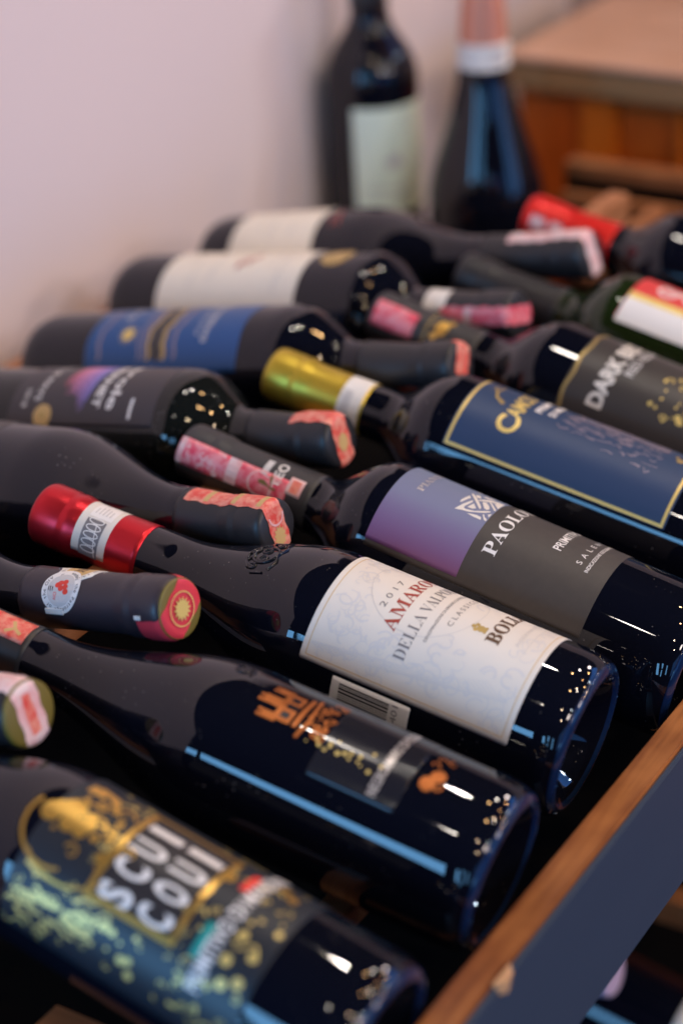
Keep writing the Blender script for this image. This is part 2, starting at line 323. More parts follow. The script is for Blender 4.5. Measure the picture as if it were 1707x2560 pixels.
_txt = {}
def text_mesh(st, bold=0.):
    k = (st, bold)
    if k not in _txt:
        cu = bpy.data.curves.new('t', 'FONT'); cu.body = st; cu.size = 1; cu.resolution_u = 3; cu.offset = bold
        o = bpy.data.objects.new('t', cu); me = bpy.data.meshes.new_from_object(o)
        vs = [(v.co.x, v.co.y) for v in me.vertices]; fs = [tuple(p.vertices) for p in me.polygons]
        bpy.data.objects.remove(o); bpy.data.curves.remove(cu); bpy.data.meshes.remove(me)
        _txt[k] = (vs, fs)
    return _txt[k]
def serif(st):
    return ''.join(chr(0x1D400 + ord(c) - 65) if 'A' <= c <= 'Z' else chr(0x1D41A + ord(c) - 97) if 'a' <= c <= 'z' else chr(0x1D7CE + ord(c) - 48) if '0' <= c <= '9' else c for c in st)
class Art:
    """flat print in millimetres (u to the reader's right, v towards the neck), later wrapped on the bottle"""
    def __init__(s): s.v = []; s.f = []
    def add(s, vs, fs):
        b = len(s.v); s.v += vs; s.f += [tuple(b+i for i in f) for f in fs]; return s
    def poly(s, pts): return s.add(list(pts), [tuple(range(len(pts)))])
    def rect(s, u0, v0, u1, v1): return s.poly([(u0, v0), (u1, v0), (u1, v1), (u0, v1)])
    def disc(s, u, v, r, n=24, e=1.): return s.poly([(u + r*cos(2*pi*k/n), v + r*e*sin(2*pi*k/n)) for k in range(n)])
    def ring(s, u, v, r0, r1, n=36, t0=0, t1=2*pi):
        vs = []; fs = []
        for k in range(n+1):
            t = t0 + (t1-t0)*k/n; vs += [(u + r0*cos(t), v + r0*sin(t)), (u + r1*cos(t), v + r1*sin(t))]
        return s.add(vs, [(2*k, 2*k+1, 2*k+3, 2*k+2) for k in range(n)])
    def stroke(s, pts, w, w2=None):
        n = len(pts); vs = []
        for k, (x, y) in enumerate(pts):
            x0, y0 = pts[max(k-1, 0)]; x1, y1 = pts[min(k+1, n-1)]; dx, dy = x1-x0, y1-y0; l = math.hypot(dx, dy) or 1
            ww = (w + ((w2 if w2 is not None else w) - w)*k/(n-1))/2; vs += [(x - dy/l*ww, y + dx/l*ww), (x + dy/l*ww, y - dx/l*ww)]
        return s.add(vs, [(2*k, 2*k+1, 2*k+3, 2*k+2) for k in range(n-1)])
    def frame(s, u0, v0, u1, v1, w):
        s.rect(u0, v0, u1, v0+w); s.rect(u0, v1-w, u1, v1); s.rect(u0, v0+w, u0+w, v1-w); return s.rect(u1-w, v0+w, u1, v1-w)
    def text(s, st, u, v, h, wid=None, align='c', bold=0., sp=0.):
        """cap height h; wid squeezes the line to that width"""
        if sp:
            out = []; x = 0; fs = []
            for ch in st:
                if ch == ' ': x += .45 + sp; continue
                vv, ff = text_mesh(ch, bold); b = len(out); mx = max(p[0] for p in vv)
                out += [(p[0] + x, p[1]) for p in vv]; fs += [tuple(b+i for i in f) for f in ff]; x += mx + sp
            vs = out
        else: vs, fs = text_mesh(st, bold)
        x0 = min(p[0] for p in vs); x1 = max(p[0] for p in vs); ky = h/.70; kx = wid/(x1-x0) if wid else ky
        off = {'c': -(x0+x1)/2, 'l': -x0, 'r': -x1}[align]
        return s.add([(u + (p[0]+off)*kx, v + p[1]*ky) for p in vs], fs)
    def ring_text(s, st, u, v, r, h, t0, t1, inward=False):
        n = len(st)
        for i, ch in enumerate(st):
            if ch == ' ': continue
            t = t0 + (t1-t0)*i/max(1, n-1); vs, fs = text_mesh(ch); k = h/.7; cx = (min(p[0] for p in vs)+max(p[0] for p in vs))/2
            rot = t - pi/2 if not inward else t + pi/2
            s.add([(u + r*cos(t) + (p[0]-cx)*k*cos(rot) - p[1]*k*sin(rot), v + r*sin(t) + (p[0]-cx)*k*sin(rot) + p[1]*k*cos(rot)) for p in vs], fs)
        return s
    def curl(s, u, v, r, t0, turns, w, sgn=1):
        pts = []
        for k in range(22):
            q = k/21; t = t0 + sgn*turns*2*pi*q; rr = r*(1-.82*q); pts.append((u + rr*cos(t), v + rr*sin(t)))
        return s.stroke(pts, w, w*.45)
    def wrap(s, name, m, b, parent, a0=0., lift=.30, Rf=None, cut=3.0, bound=None, warp=None):
        bm = bmesh.new(); vv = [bm.verts.new((x, y, 0)) for x, y in s.v]
        for f in s.f:
            try: bm.faces.new([vv[i] for i in f])
            except ValueError: pass
        us = [p[0] for p in s.v]; vs_ = [p[1] for p in s.v]
        bmesh.ops.triangulate(bm, faces=[f for f in bm.faces if len(f.verts) > 4])
        def sl(ax, lo, hi, step):
            x = math.ceil(lo/step)*step
            while x < hi:
                no = (1, 0, 0) if ax == 0 else (0, 1, 0); co = (x, 0, 0) if ax == 0 else (0, x, 0)
                bmesh.ops.bisect_plane(bm, geom=bm.verts[:]+bm.edges[:]+bm.faces[:], dist=1e-5, plane_co=co, plane_no=no); x += step
        sl(0, min(us), max(us), cut)
        if abs(b.rad(min(vs_)) - b.rad(max(vs_))) > .15: sl(1, min(vs_), max(vs_), 2.5)
        if bound:
            for (co, no) in (((bound[0], 0, 0), (-1, 0, 0)), ((bound[2], 0, 0), (1, 0, 0)), ((0, bound[1], 0), (0, -1, 0)), ((0, bound[3], 0), (0, 1, 0))):
                bmesh.ops.bisect_plane(bm, geom=bm.verts[:]+bm.edges[:]+bm.faces[:], dist=1e-5, plane_co=co, plane_no=no, clear_outer=True)
        rf = Rf or b.rad((min(vs_)+max(vs_))/2)
        for v in bm.verts:
            p = warp(v.co.x, v.co.y) if warp else (v.co.x, v.co.y)
            v.co = b.P(R(a0) + p[0]/rf, p[1], lift)
        me = bpy.data.meshes.new(name); bm.to_mesh(me); bm.free(); me.materials.append(M[m])
        return link(bpy.data.objects.new(name, me), parent)
def relief(name, m, b, parent, lines, a0, rad=.7):
    """raised glass lines: half-sunk tubes on the surface"""
    vs, fs = [], []; n = 6
    for pts in lines:
        c = [Vector(b.P(R(a0) + u/b.rad(v), v, .15)) for u, v in pts]; base = len(vs)
        for k, p in enumerate(c):
            t = (c[min(k+1, len(c)-1)] - c[max(k-1, 0)]).normalized(); nrm = Vector((p.x, p.y, 0)).normalized(); sd = t.cross(nrm).normalized()
            for i in range(n): a = 2*pi*i/n; vs.append(p + (sd*cos(a) + nrm*sin(a))*rad*MM)
        for k in range(len(c)-1):
            for i in range(n): fs.append((base+k*n+i, base+k*n+(i+1) % n, base+(k+1)*n+(i+1) % n, base+(k+1)*n+i))
    return mesh_obj(name, vs, fs, M[m], parent, True)
def circ(u, v, r, t0=0, t1=2*pi, n=20, e=1.): return [(u + r*cos(t0+(t1-t0)*k/n), v + r*e*sin(t0+(t1-t0)*k/n)) for k in range(n+1)]
def knurl(b):
    vs, fs = [], []; n = 84; r = b.R*.84
    for k in range(n):
        a = 2*pi*k/n; c = Vector((r*sin(a), -r*cos(a), -.1)); e = Vector((sin(a), -cos(a), 0)); t = Vector((cos(a), sin(a), 0)); i0 = len(vs)
        for p in (c-e*1.4, c+t*.75, c+e*1.4, c-t*.75): vs.append((p + Vector((0, 0, .35)))*MM)
        vs.append((c - Vector((0, 0, .45)))*MM)
        fs += [(i0, i0+1, i0+4), (i0+1, i0+2, i0+4), (i0+2, i0+3, i0+4), (i0+3, i0, i0+4)]
    o = mesh_obj('base_knurling', vs, fs, M['glass'], b.glass); o['kind'] = 'stuff'; return o
rnd = random.Random(7)

# ------------------------------------------------------------------ the place: wall, back wall, floor
def slab(name, lo, hi, m):
    o = box(name, lo, hi, M[m], None, 0); o['kind'] = 'structure'; return o
slab('wall', (-.70, -1.15, -.9), (-.575, 1.02, .98), 'wall')
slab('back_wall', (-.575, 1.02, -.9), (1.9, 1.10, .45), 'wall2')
slab('floor', (-.70, -4.2, -.96), (2.6, 1.10, -.9), 'floor')

# table standing beyond the rack
tb = link(bpy.data.objects.new('wooden_table', None)); tb.location = (-.1, .86, -.9)
tagt(tb, 'pale topped wooden table with orange brown front standing beyond the rack', 'table')
def tpart(name, lo, hi, m, bev=.002):
    o = box(name, [lo[i]-tb.location[i] for i in range(3)], [hi[i]-tb.location[i] for i in range(3)], M[m], tb, bev); return o
tpart('table_top', (-.488, .716, .046), (.75, .985, .050), 'table_top', .0015)
tpart('table_edge', (-.486, .718, .022), (.748, .98, .0455), 'table_edge')
for i, (x0, x1) in enumerate(((-.484, -.425), (-.392, -.335), (-.332, .2), (.24, .70))): tpart('front_panel', (x0, .742, -.62), (x1, .756, .0215), 'table_front')
for x0, x1 in ((-.4245, -.3925), (-.3345, -.3325), (.2005, .2395)): tpart('table_post', (x0, .732, -.9), (x1, .765, .0215), 'table_post', .003)
for x0 in (-.482, .71): tpart('leg', (x0, .93, -.9), (x0+.035, .965, .0215), 'table_post', .003)

# the rack the bottles lie in
rk = link(bpy.data.objects.new('wine_rack', None)); rk.location = (-.26, .05, -.125)
tagt(rk, 'wooden wine rack with oiled rail and dark painted front', 'rack')
def rpart(name, lo, hi, m, bev=.0007, parent=None):
    return box(name, [lo[i]-rk.location[i] for i in range(3)], [hi[i]-rk.location[i] for i in range(3)], M[m], rk, bev)
rl = rpart('front_rail', (0, -.62, -.0755), (.0145, .66, 0), 'rail', .0011)
rpart('painted_fascia', (.0147, -.62, -.0762), (.0172, .66, -.0012), 'fascia', .0008)
# the flake torn off the painted edge
ck = [(x, y + .0845, z) for x, y, z in [(.0150, -.3245, .0004), (.0185, -.3215, .0002), (.0188, -.3155, -.0006), (.0176, -.3120, -.0022), (.0152, -.3100, .0004), (.0190, -.3185, -.0060), (.0178, -.3235, -.0045)]]
mesh_obj('worn_chip', [Vector(p) - rk.location for p in ck], [(0, 1, 2, 3, 4), (0, 6, 1), (1, 6, 5, 2), (2, 5, 3)], M['chip'], rk)
rpart('neck_slat', (-.2725, -.62, .0225), (-.2575, .47, .0425), 'slat')
rpart('body_slat', (-.095, -.62, -.048), (-.080, .66, -.036), 'slat')
rpart('body_slat', (-.440, -.62, -.043), (-.425, .50, -.031), 'slat')
rpart('back_rail', (-.542, -.62, -.060), (-.527, .33, -.004), 'slat')
rpart('shelf_board', (-.545, -.62, -.137), (-.035, .66, -.1254), 'board')
rpart('end_rail', (-.388, .632, -.014), (-.002, .650, -.003), 'xslat')
rpart('end_shade_board', (-.388, .634, -.118), (-.002, .648, -.0142), 'board')  # black sheet added for the dark gap under the end rail
rpart('end_bar', (-.378, .606, -.030), (-.002, .615, -.019), 'xslat')
rpart('short_slat', (-.301, .470, -.031), (-.289, .6055, -.0185), 'slat')
for y in (-.325, -.306): rpart('cross_slat', (-.163, y, -.062), (-.097, y+.0165, -.046), 'xslat')
for y in (-.236,): 
    rpart('cross_slat', (-.0795, y, -.066), (-.001, y+.014, -.052), 'xslat'); rpart('peg', (-.046, y+.003, -.0515), (-.036, y+.011, -.038), 'xslat', .002)

# ------------------------------------------------------------------ front row: necks to the left
T = lambda **k: k
# nearest: gilt filigree label
b = Bottle((-5.4, -289, -3), (-.9774, .0206, .2105), 36.6, 300, 'burgundy', 153, 232, 'wine_bottle', 'nearest dark bottle, midnight label crowded with gold filigree and big white letters', cap='black_foil', cap_v=236)
lb = b.sheet('label', 'gold_label', -92, 70, 42, 150)
A = Art()
f0, f1 = -30, 18.8
Art().rect(f0, 78, f1, 118).wrap('letter_panel', 'black_label', b, lb, lift=.26)
Art().frame(f0-.4, 77, f1+.4, 119, 2.6).wrap('panel_frame', 'gold', b, lb, lift=.34)
A = Art()
for i, (c1, c2) in enumerate(zip('SCUI', 'COUI')):
    u = -24.2 + i*10.8
    A.text(c1, u, 100.2, 14.4, 3.6 if c1 == 'I' else 6.6, bold=.03); A.text(c2, u, 81.8, 14.4, 3.6 if c2 == 'I' else 6.6, bold=.03)
A.wrap('lettering', 'whiteprint', b, lb, lift=.34)
Art().rect(3, 66.2, 15, 70.2).wrap('flag_bar', 'bright_red', b, lb, lift=.34)
Art().rect(-29, 66.2, -15, 70.2).wrap('flag_bar', 'teal', b, lb, lift=.34)
Art().text('PRIMITIVO DI MANDURIA', -4, 60.4, 6.4, 72, bold=.02).wrap('lettering', 'whiteprint', b, lb, lift=.34)
A = Art()                                                    # crowned beast crest and scrolls
for k in range(26): A.disc(-6 + rnd.gauss(0, 5.2), 138 + rnd.gauss(0, 7), rnd.uniform(.8, 2.6), 12)
for k in range(16): A.curl(-4 + rnd.gauss(0, 7), 134 + rnd.gauss(0, 8), rnd.uniform(2.5, 5), rnd.uniform(0, 6), rnd.choice((.7, 1)), 1.3, rnd.choice((-1, 1)))
A.disc(-9, 149, 4.6).disc(-4, 143, 5).disc(-10, 140, 4)
for k in range(5): A.stroke([(4 + k*2.0, 128+k), (10 + k*1.2, 134 + k*2.2)], 1.4)
A.rect(8, 138, 14, 146).stroke(circ(-12, 140, 17, 1.2, 3.6), 1.5).stroke(circ(-8, 132, 24, 2.4, 4.0), 1.2)
A.wrap('crest', 'gold', b, lb, lift=.34)
A = Art()                                                    # gilt scrollwork
def scroll(n, ur, vr, A=None):
    for k in range(n):
        u, v = rnd.uniform(*ur), rnd.uniform(*vr); q = rnd.random()
        if q < .5: A.curl(u, v, rnd.uniform(1.2, 3.2), rnd.uniform(0, 6), rnd.uniform(.5, 1.1), rnd.uniform(.45, .95), rnd.choice((-1, 1)))
        elif q < .8: A.disc(u, v, rnd.uniform(.4, 1.2), 10)
        else: A.stroke([(u + 2.2*sin(t*1.3), v + t*2.2) for t in range(6)], 1.2, .4)
scroll(18, (-56, -33), (112, 147), A); scroll(8, (-52, -33), (84, 112), A); scroll(14, (-33, 20), (119, 128), A)
scroll(9, (-36, 20), (70, 77), A); scroll(16, (-52, 24), (46, 58), A); scroll(8, (20, 34), (60, 140), A); scroll(10, (-52, -32), (58, 82), A)
def drip(u, v, l, wd):
    a_ = rnd.uniform(-.35, .35); A.stroke([(u + a_*t*l/6 + .7*sin(t*1.4 + u), v - l*t/6) for t in range(7)], wd, wd*.4); A.disc(u + a_*l, v - l, wd*.38, 10)
for k in range(11): drip(rnd.uniform(-46, -33), rnd.uniform(118, 140), rnd.uniform(6, 16), rnd.uniform(1.6, 3.0))
for k in range(8): drip(rnd.uniform(-50, -28), rnd.uniform(140, 148), rnd.uniform(5, 12), rnd.uniform(1.4, 2.4))
for k in range(7): A.disc(rnd.uniform(-42, -4), rnd.uniform(45, 57), rnd.uniform(1.3, 2.4), 12)
for k in range(6): A.disc(rnd.uniform(-50, -33), rnd.uniform(84, 112), rnd.uniform(1.2, 2.2), 12)
A.wrap('filigree', 'palegold', b, lb, lift=.32, bound=(-57, 43.5, 42, 149))
for q in ((-15.5, 119.5, 2.6), (6, 76.2, 2.8), (17, 57, 2.6), (13, 52, 2.4)): Art().disc(*q).wrap('gilt_stud', 'gold', b, lb, lift=.40)

# copper castle bottle
b = Bottle((-11.3, -180.1, 1.1), (-.98, -.0527, .1917), 37.4, 300, 'burgundy', 128, 226, 'wine_bottle', 'dark sloping bottle printed with an orange copper castle, second from the front', cap='black_foil', cap_v=232, head=14.6, nk=14.2)
lb = b.sheet('label', 'slate_label', -42, 55, 43, 83, corner=1)
A = Art()
A.rect(-11, 100, 6, 108).rect(-11, 96.5, 8, 98.5).rect(-12.5, 106, -8.5, 113).rect(3, 106, 7, 113).rect(-5, 106, 0, 116)
for u in (-12.5, -10, 3, 5.5, -5, -2.2): A.rect(u, 113.2 if u not in (-5, -2.2) else 116.2, u+1.5, 115 if u not in (-5, -2.2) else 118)
A.stroke([(-15, 94.5), (-5, 93), (10, 95)], 1.6)
A.wrap('castle_print', 'copper', b, lb, lift=.30)
Art().rect(-9, 101.5, -5.5, 105.5).rect(-3.6, 100, -.6, 105.5).rect(1, 101.5, 4, 105.5).wrap('castle_window', 'slate_label', b, lb, lift=.36)
A = Art()
for k in range(20): A.curl(rnd.uniform(-12, 12), rnd.uniform(85, 92), rnd.uniform(1.5, 3.4), rnd.uniform(0, 6), .8, 1.0, rnd.choice((-1, 1)))
A.wrap('wreath', 'copper', b, lb, lift=.30)
Art().text('NEGROAMARO DI PUGLIA', -1, 52.5, 4.2, 46, bold=.02).wrap('lettering', 'silver', b, lb, lift=.30)
A = Art().disc(-9, 36.5, 3.3).disc(-4, 34, 3.2)
for k in range(9): A.curl(rnd.uniform(-13, 12), rnd.uniform(31, 39), 2.4, rnd.uniform(0, 6), .8, .9)
A.wrap('crest', 'copper', b, lb, lift=.30)
A = Art()
for k in range(18): A.disc(-13 + rnd.gauss(0, 2), 88 - k*1.9 + rnd.gauss(0, .8), rnd.uniform(.4, 1.1), 10)
A.wrap('gilt_stud', 'palegold', b, lb, lift=.34)
st = b.sheet('tax_strip', 'strip2', -36, 22, 235, 291, parent=b.cap, lift=.2, corner=.5)
A = Art().stroke([(-3, 238), (-1, 242), (-4, 246)], 1.6).stroke([(-1, 242), (3, 245)], 1.6); A.wrap('leaf_print', 'ochre', b, st, a0=-8, lift=.3)
relief('embossed_crest', 'glass', b, b.glass, [circ(0, 133, 3), circ(1, 130, 2), [(-3, 128), (3, 134)]], 14)
knurl(b)

# white label, red capsule
b = Bottle((-20.1, -85.8, 5.2), (-.9821, -.048, .1822), 38.8, 293, 'burgundy', 132, 216, 'wine_bottle', 'red capsuled bottle with large cream white label and barcode at its edge', cap='red_foil', cap_v=230, head=15.9, nk=16.2)
lb = b.sheet('label', 'cream', -73.5, 90, 24, 127, corner=1.2, lift=.2)
RR = 38.8; c0 = 8; U = lambda a: R(a - c0)*RR                # u for an angle, label centred on c0
u0, u1 = U(-73.5), U(90)
Art().frame(u0+2.6, 26.6, u1-2.6, 124.4, .38).wrap('border', 'ochre', b, lb, a0=c0, lift=.30)
A = Art()                                                    # ghostly engraved figures
for k in range(330):
    u, v = rnd.uniform(u0+4, 46), rnd.uniform(30, 121)
    if (u/30)**2 + ((v-86)/24)**2 < 1 or (abs(u) < 32 and 38 < v < 62 and u > -24): continue
    A.curl(u, v, rnd.uniform(1.5, 6.5), rnd.uniform(0, 6), rnd.uniform(.3, .9), rnd.uniform(.5, 1.6), rnd.choice((-1, 1)))
for k in range(46):
    t = k/45; A.stroke([(u0+6 + 14*t + 3*sin(5*t+i*.5), 118 - 86*t + 2.2*i) for i in range(6)], .5, .2)
A.wrap('engraving', 'paleline', b, lb, a0=c0, lift=.27, bound=(u0+3.4, 27.6, u1-4, 123.4))
A = Art().ring(0, 86, 26.6, 26.9, 60); A.wrap('medallion_line', 'greyprint', b, lb, a0=c0, lift=.30)
Art().text(serif('AMARONE'), 0, 90.0, 6.6, 57).wrap('lettering', 'redink', b, lb, a0=c0, lift=.32)
Art().text(serif('DELLA VALPOLICELLA'), 2, 80.0, 5.8, 82, bold=-.012).wrap('lettering', 'greyink', b, lb, a0=c0, lift=.32)
Art().text('DENOMINAZIONE DI ORIGINE CONTROLLATA E GARANTITA', 2, 74.6, 1.5, 58).wrap('lettering', 'greyink', b, lb, a0=c0, lift=.32)
Art().text('2 0 1 7', -9, 99.5, 3.0, 20).wrap('lettering', 'greyink', b, lb, a0=c0, lift=.32)
Art().text('C L A S S I C O', 0, 68.2, 2.6, 30).wrap('lettering', 'greyink', b, lb, a0=c0, lift=.32)
Art().text(serif('BOLLA'), 3, 45.8, 6.6, 36, bold=.014).wrap('lettering', 'brownink', b, lb, a0=c0, lift=.32)
Art().text('RISERVA ITALIANA', 9, 37.5, 1.8, 40).wrap('lettering', 'greyprint', b, lb, a0=c0, lift=.32)
Art().rect(-14, 33.6, 32, 33.9).wrap('rule_line', 'greyprint', b, lb, a0=c0, lift=.32)
A = Art().disc(-9.4, 56.4, 2.2, 8).disc(-11, 58.6, 1.1, 8).disc(-7.6, 58.8, 1.1, 8).disc(-9.3, 60, 1.2, 8).rect(-11.6, 53.6, -7.2, 54.8); A.wrap('crest', 'gold_dull', b, lb, a0=c0, lift=.32)
bk = b.sheet('back_label', 'white', -150, -76, 70, 109, corner=.8, lift=.1)
A = Art(); u = -11.5
while u < 4: wd = rnd.choice((.4, .7, 1.1)); A.rect(u, 80, u+wd, 105); u += wd + rnd.choice((.45, .7))
A.wrap('barcode', 'blackprint', b, bk, a0=-86, lift=.2)
Art().text('401', -1, 75.5, 3, 9).wrap('lettering', 'greyink', b, bk, a0=-84, lift=.2)
bd = b.sheet('neck_band', 'cream', -100, 100, 247.5, 266.5, parent=b.cap, lift=.14, corner=.4)
Art().rect(-13.5, 251.6, 6, 262.4).wrap('band_panel', 'greyink', b, bd, a0=-50, lift=.22)
A = Art()
for k in range(5): A.stroke(circ(-9 + k*3.6, 257, 1.5, e=2.7), .55)
A.stroke([(-12.5, 253), (4, 256)], .5); A.wrap('lettering', 'whiteprint', b, bd, a0=-50, lift=.28)
Art().rect(-6, 250.2, 6, 262.6).wrap('white_patch', 'whiteprint', b, bd, a0=2, lift=.22)
A = Art()
for k in range(5): A.rect(-4, 252.2 + k*2.0, rnd.uniform(0, 3), 253.0 + k*2.0)
A.text('08921', 11, 258, 2.2, 11).text('R2N', 11, 254, 2.2, 8).text('DENOMIN', 11, 262, 1.4, 12); A.wrap('lettering', 'greyprint', b, bd, a0=3, lift=.28)
cl = [circ(0, 166, 6), circ(0, 166, 9, .2, 2.9), [(-9, 171), (-5, 174), (-2, 171), (1, 174), (4, 171), (8, 174)], [(-10, 160), (-5, 158), (0, 160), (5, 158), (10, 160)], circ(-3, 166, 2), circ(3, 167, 2), [(-12, 168), (-12, 162)], [(12, 168), (12, 161)], circ(9, 163, 1.6), circ(-8, 169, 1.4)]
relief('embossed_crest', 'glass', b, b.glass, cl, -6, .8)
knurl(b)

# violet over charcoal label
b = Bottle((-4.9, -1, -1.6), (-.9796, -.0224, .1995), 37.2, 288, 'bordeaux', 168, 206, 'wine_bottle', 'dark bottle labelled violet blue above and charcoal below with woven white emblem', cap='grey_foil', cap_v=208, head=15.0)
RR = 37.2; c0 = 13; U = lambda a: R(a - c0)*RR
lb = b.sheet('label', 'charcoal_label', -66, 90, 48.5, 164.5, corner=.5, lift=.16)
up = b.sheet('violet_panel', 'violet_blend', -61, 84, 114.5, 164.7, parent=lb, corner=.4, lift=.26)
Art().text(serif('PAOLOLEO'), 0, 101.6, 7.0, 64).wrap('lettering', 'whiteprint', b, lb, a0=c0, lift=.32)
Art().text('PRIMITIVO', -1, 75.5, 4.4, 27, bold=.012).text('SALENTO', 1, 63.2, 2.9, 37, sp=.55).text('INDICAZIONE GEOGRAFICA PROTETTA', 2, 58.4, 1.9, 45, bold=.01).wrap('lettering', 'whiteprint', b, lb, a0=c0, lift=.30)
Art().text(serif('PIANTE'), -1, 150.6, 3.6, 26).wrap('lettering', 'silver', b, up, a0=c0, lift=.34)
A = Art()                                                    # woven emblem
EM = [[(-7.6, 131.8), (-1.5, 129.8), (3.6, 127.9), (3.1, 127.1), (0.9, 127.3), (-3.0, 128.4), (-4.5, 128.4), (-4.9, 127.1), (-3.9, 123.1), (0.7, 116.6), (-0.1, 116.2), (-2.4, 118.4), (-5.9, 124.9), (-6.6, 128.3)],
    [(-3.1, 127.2), (1.5, 126.0), (-1.5, 123.2), (-3.0, 124.5)], [(-1.7, 132.0), (0.4, 132.4), (7.2, 131.2), (5.4, 129.6), (3.8, 130.0), (-1.5, 131.4)],
    [(10.0, 131.6), (11.6, 131.1), (4.5, 124.7), (0.9, 121.7), (-1.0, 121.2), (-0.6, 122.1), (3.3, 125.8)], [(5.8, 123.6), (7.4, 122.1), (4.3, 119.0), (2.0, 117.8), (0.5, 118.5), (1.1, 120.2)],
    [(8.9, 121.2), (9.3, 120.2), (5.4, 116.7), (1.9, 113.3), (0.7, 113.3), (3.1, 116.1)], [(10.0, 118.9), (12.0, 116.9), (12.7, 113.0), (4.9, 112.8), (4.1, 113.8)],
    [(-7.3, 125.2), (-6.7, 123.8), (-5.8, 120.5), (-6.1, 118.0), (-7.8, 117.4), (-7.8, 121.0)], [(-3.9, 118.4), (-3.4, 117.8), (-5.0, 116.7), (-6.0, 115.0), (-5.6, 113.3), (-6.5, 113.4), (-7.6, 114.5), (-6.9, 116.2)],
    [(-2.6, 116.3), (-1.1, 115.1), (-2.3, 113.4), (-4.0, 113.3), (-4.5, 114.7)], [(6.4, 126.2), (11.9, 122.5), (14.3, 117.9), (14.6, 113.8), (12.3, 113.7), (10.8, 119.2), (5.7, 125.3)],
    [(8, 127.6), (11, 129.6), (13, 128), (9.4, 125.8)], [(13.4, 126.6), (15.2, 125), (16.4, 121), (15.2, 120.4), (12.4, 124.6)]]
for q in EM: A.poly(q)
for q in (EM[0], EM[2], EM[7], EM[8]): A.poly([(25 - x, y) for x, y in reversed(q)])
A.wrap('woven_emblem', 'cream', b, up, a0=0, lift=.34, bound=(-30, 114.9, 40, 136))
st = b.sheet('tax_strip', 'strip', -88, -32, 221, 287, parent=b.cap, lift=.2, corner=.3)
RN = 14.6
for q0, q1 in ((250, 257), (283, 286.4), (229.4, 230.4)): Art().rect(-7, q0, 7, q1).wrap('pale_band', 'pale_pink', b, st, a0=-60, lift=.28, Rf=RN)
Art().ring(0, 237, 6, 6.9, 30, -.3, 3.6).wrap('pale_band', 'pale_pink', b, st, a0=-60, lift=.28, Rf=RN)
A = Art()
for t in (.2, 1.3, 2.3): A.poly([(0, 230), (5.4*cos(t)+1.2*sin(t), 230+6.6*sin(t)*.8), (7*cos(t), 230+8.5*sin(t)), (5.4*cos(t)-1.2*sin(t), 230+6.6*sin(t)+1.2)])
A.stroke([(0, 227), (0, 231)], 1); A.wrap('leaf_print', 'olive', b, st, a0=-60, lift=.30, Rf=RN)
A = Art()
for k in range(16): A.curl(rnd.uniform(-5.5, 5.5), rnd.uniform(260, 282), rnd.uniform(1, 2), rnd.uniform(0, 6), .8, .7)
A.wrap('scroll_print', 'pale_pink', b, st, a0=-60, lift=.28, Rf=RN)
s2 = b.sheet('small_seal', 'pale_pink', -58, -22, 213.5, 222, parent=b.cap, lift=.26, corner=.3)
Art().rect(-3.4, 215.2, 3.4, 220.2).wrap('seal_print', 'strip2', b, s2, a0=-40, lift=.34)
Art().text('LEO', 0, 226.5, 5.2, 13, bold=.02).wrap('capsule_lettering', 'whiteprint', b, b.cap, a0=-24, lift=.2, Rf=RN)
Art().rect(-5, 235, 5, 238.6).stroke([(-5, 225), (-5, 235)], .7).wrap('capsule_patch', 'greyprint', b, b.cap, a0=-22, lift=.2, Rf=RN)

# navy label with gold border, yellow capsule
b = Bottle((-11.4, 98.7, 2.0), (-.9805, -.0384, .1926), 37.9, 291, 'bordeaux', 178, 216, 'wine_bottle', 'yellow gold capsuled bottle wearing a navy label bordered in gold', cap='gold_foil', cap_v=228, head=15.6)
RR = 37.9; c0 = 14; U = lambda a: R(a - c0)*RR
lb = b.sheet('label', 'navy_label', -60, 88, 45.5, 170.5, corner=.6, lift=.16)
u0, u1 = U(-60), U(88)
Art().frame(u0+.8, 46.5, u1-.8, 169.6, 1.7).wrap('border', 'palegold', b, lb, a0=c0, lift=.3)
Art().text('C', U(-26), 137.4, 11.5, 11, bold=.03).text('AMOS', U(-18), 139, 8.5, 25, align='l', bold=.025).wrap('lettering', 'palegold', b, lb, a0=c0, lift=.32)
Art().text('PRIMITIVO', 5, 131.2, 3.9, 32, bold=.03).text('DI MANDURIA', 7, 124.0, 3.9, 34, bold=.03).wrap('lettering', 'whiteprint', b, lb, a0=c0, lift=.32)
A = Art().stroke([(-14, 152), (-11, 157), (-6, 159), (4, 158)], 2.2, 1.2).stroke([(-6, 159), (-2, 162), (4, 161)], 1.6, .6).disc(-14, 152.5, 1.3); A.wrap('horn_print', 'gold_dull', b, lb, a0=c0, lift=.32)
A = Art()
for k in range(260):
    u = rnd.gauss(6, 11); v = rnd.uniform(62, 116); l = rnd.uniform(2, 9)
    A.stroke([(u, v), (u + rnd.uniform(-1, 1)*2, v + l*.5), (u + rnd.uniform(-2, 2), v + l)], rnd.uniform(.4, 1.6), .3)
A.wrap('landscape_sheen_print', 'pinkline', b, lb, a0=c0, lift=.26, bound=(u0+4, 50, u1-4, 121))  # strokes also paint in the label's pale mottled reflection
A = Art().disc(-6, 55, 2.2, 9).disc(-3, 57.5, 1.2, 9).stroke([(-7, 52), (0, 50)], .8); A.wrap('bird_print', 'gold_dull', b, lb, a0=c0, lift=.32)
Art().text('PUGLIA', 4, 49.3, 2.4, 22).wrap('lettering', 'whiteprint', b, lb, a0=c0, lift=.32)
bd = b.sheet('neck_band', 'white', -110, 100, 229.5, 243, parent=b.cap, lift=.14, corner=.3)
Art().rect(-12, 236, 2, 241).wrap('band_print', 'greyprint', b, bd, a0=-40, lift=.22)

